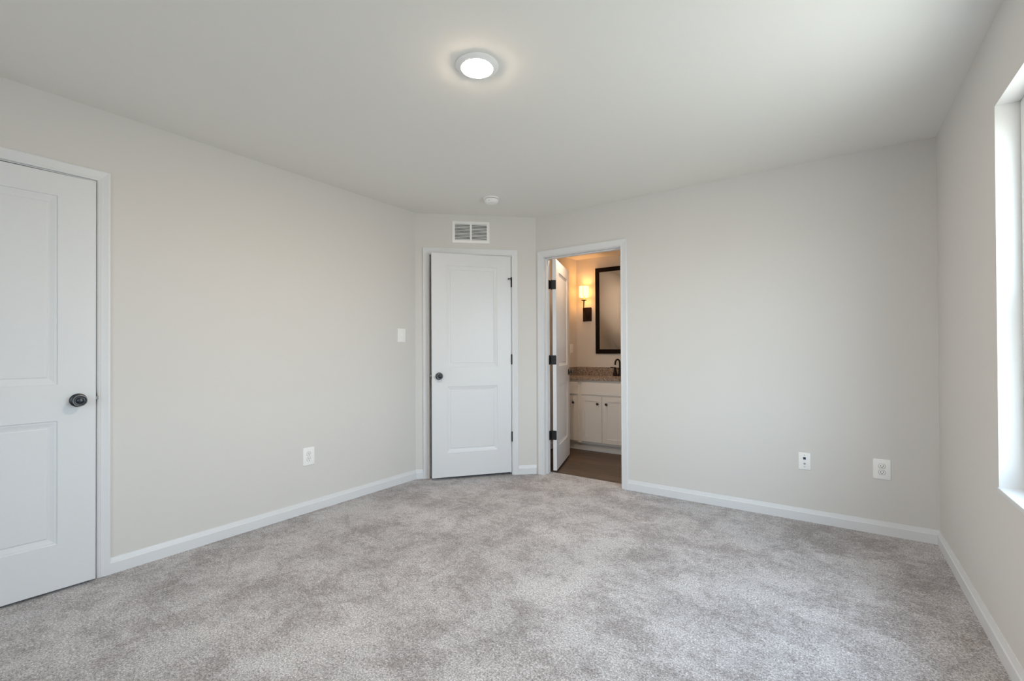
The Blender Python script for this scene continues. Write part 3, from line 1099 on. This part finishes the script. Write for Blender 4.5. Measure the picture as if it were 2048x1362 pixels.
# ------------------------------------------------------------------ mirror
mr = tag(empty('wall_mirror', (-2.142, BYK, 1.673)), 'tall rectangular mirror in a wide dark espresso frame above the vanity', 'mirror')
MW, MH, FWD = 0.664, 1.088, 0.054
bm = bmesh.new()
l = []
for (ins, y) in ((0, -0.0005), (0, -0.022), (0.003, -0.026), (0.012, -0.028), (FWD - 0.010, -0.023), (FWD - 0.002, -0.019), (FWD, -0.013), (FWD, -0.0005)):
    l.append([bm.verts.new((sx_ * (MW / 2 - ins), y, sz_ * (MH / 2 - ins))) for sx_, sz_ in ((-1, -1), (1, -1), (1, 1), (-1, 1))])
for a, b in zip(l, l[1:] + l[:1]):
    for k in range(4):
        bm.faces.new((a[k], a[(k + 1) % 4], b[(k + 1) % 4], b[k]))
obj('mirror_frame', bm, ESPRESSO, mr)
obj('mirror_glass', boxbm(-MW / 2 + FWD - 0.003, -0.014, -MH / 2 + FWD - 0.003, MW / 2 - FWD + 0.003, -0.009, MH / 2 - FWD + 0.003), MIRROR, mr)

# ------------------------------------------------------------------ sconce
PXc, PZc = -2.596, 1.637
sc = tag(empty('wall_sconce', (PXc, BYK, PZc)), 'lit bronze candle sconce between the open bathroom door and the mirror', 'wall lamp', group='sconces flanking the bathroom mirror')
obj('back_plate', plate(bmesh.new(), 0.118, 0.178, 0.016, 0.003, edge=0.004), SCONCEMETAL, sc, True, angle=50)
SX, SY = 0.0, -0.100
pts = [(0.012, -0.014, -0.050), (0.014, -0.035, -0.055), (0.010, -0.060, -0.030), (0.004, -0.080, 0.020), (-0.006, -0.094, 0.080), (-0.002, -0.100, 0.130), (0.0, -0.100, 0.172)]
bm = tube(bmesh.new(), pts, [0.011, 0.0075, 0.0062, 0.006, 0.0062, 0.007, 0.0075], 14)
obj('arm', bm, SCONCEMETAL, sc, True, angle=60)
obj('drip_tray', lathe(bmesh.new(), [(0.005, 0.0), (0.012, 0.001), (0.030, 0.006), (0.037, 0.011), (0.036, 0.013), (0.028, 0.0095), (0.011, 0.005), (0.001, 0.005)], 32, (SX, SY, 0.166), 'z'), SCONCEMETAL, sc, True, angle=60)
obj('candle_sleeve', lathe(bmesh.new(), [(0.011, 0.0), (0.011, 0.066), (0.004, 0.068)], 20, (SX, SY, 0.170), 'z'), CANDLE, sc, True, angle=40)
R0 = 0.059
shd = obj('lamp_shade', lathe(bmesh.new(), [(R0, 0.0), (R0, 0.142), (R0 - 0.002, 0.142), (R0 - 0.002, 0.0)], 48, (SX, SY, 0.216), 'z', False, False), SHADE, sc, True, angle=40)
for v in (0, 1):
    bm = lathe(bmesh.new(), [(R0 + 0.001, 0.0), (R0 + 0.001, 0.004), (R0 - 0.003, 0.004), (R0 - 0.003, 0.0)], 48, (SX, SY, 0.2155 + v * 0.139), 'z', False, False)
    obj('shade_rim', bm, CANDLE, shd, True, angle=40)
obj('shade_seam', boxbm(0.0095, SY - R0 - 0.0006, 0.217, 0.0125, SY - R0 + 0.004, 0.357), CANDLE, shd)
obj('bulb', lathe(bmesh.new(), [(0.005, 0.0), (0.009, 0.010), (0.014, 0.030), (0.0125, 0.046), (0.006, 0.062), (0.001, 0.070)], 20, (SX, SY, 0.238), 'z'), emit_mat('lit_candle_bulb', (1.0, 0.58, 0.24), 30.0), sc, True)


def copy_tree(o, parent=None):
    c = o.copy()
    COL.objects.link(c)
    if parent: c.parent = parent
    for ch in list(o.children):
        copy_tree(ch, c)
    return c


# unseen twin across the mirror, added for more bathroom light
sc2 = copy_tree(sc)
sc2.location.x = -2.142 * 2 - PXc
sc2['label'] = 'unseen lit candle sconce added on the side of the mirror away from the open door for more light'
for s0 in (sc, sc2):
    ld = bpy.data.lights.new('sconce_light', 'POINT')
    ld.energy = SCONCE_W
    ld.color = (1.0, 0.52, 0.22)
    ld.shadow_soft_size = 0.03
    lo = bpy.data.objects.new('sconce_light', ld)
    COL.objects.link(lo)
    lo.location = (s0.location.x + SX, BYK + SY, PZc + 0.285)

# bathroom wall plate on the side wall
bp_ = tag(empty('outlet_plate', (BXL, 5.266, 1.193), PI / 2), 'pale wall plate in the bathroom above the vanity side splash', 'wall plate')
obj('cover_plate', plate(bmesh.new(), 0.075, 0.118, 0.0058, 0.005, edge=0.0028), PLASTIC, bp_, True, angle=50)
for zc in (0.0195, -0.0195):
    obj('receptacle', boxbm(-0.015, -0.0080, zc - 0.013, 0.015, -0.0050, zc + 0.013, bev=0.002), PLASTIC, bp_)
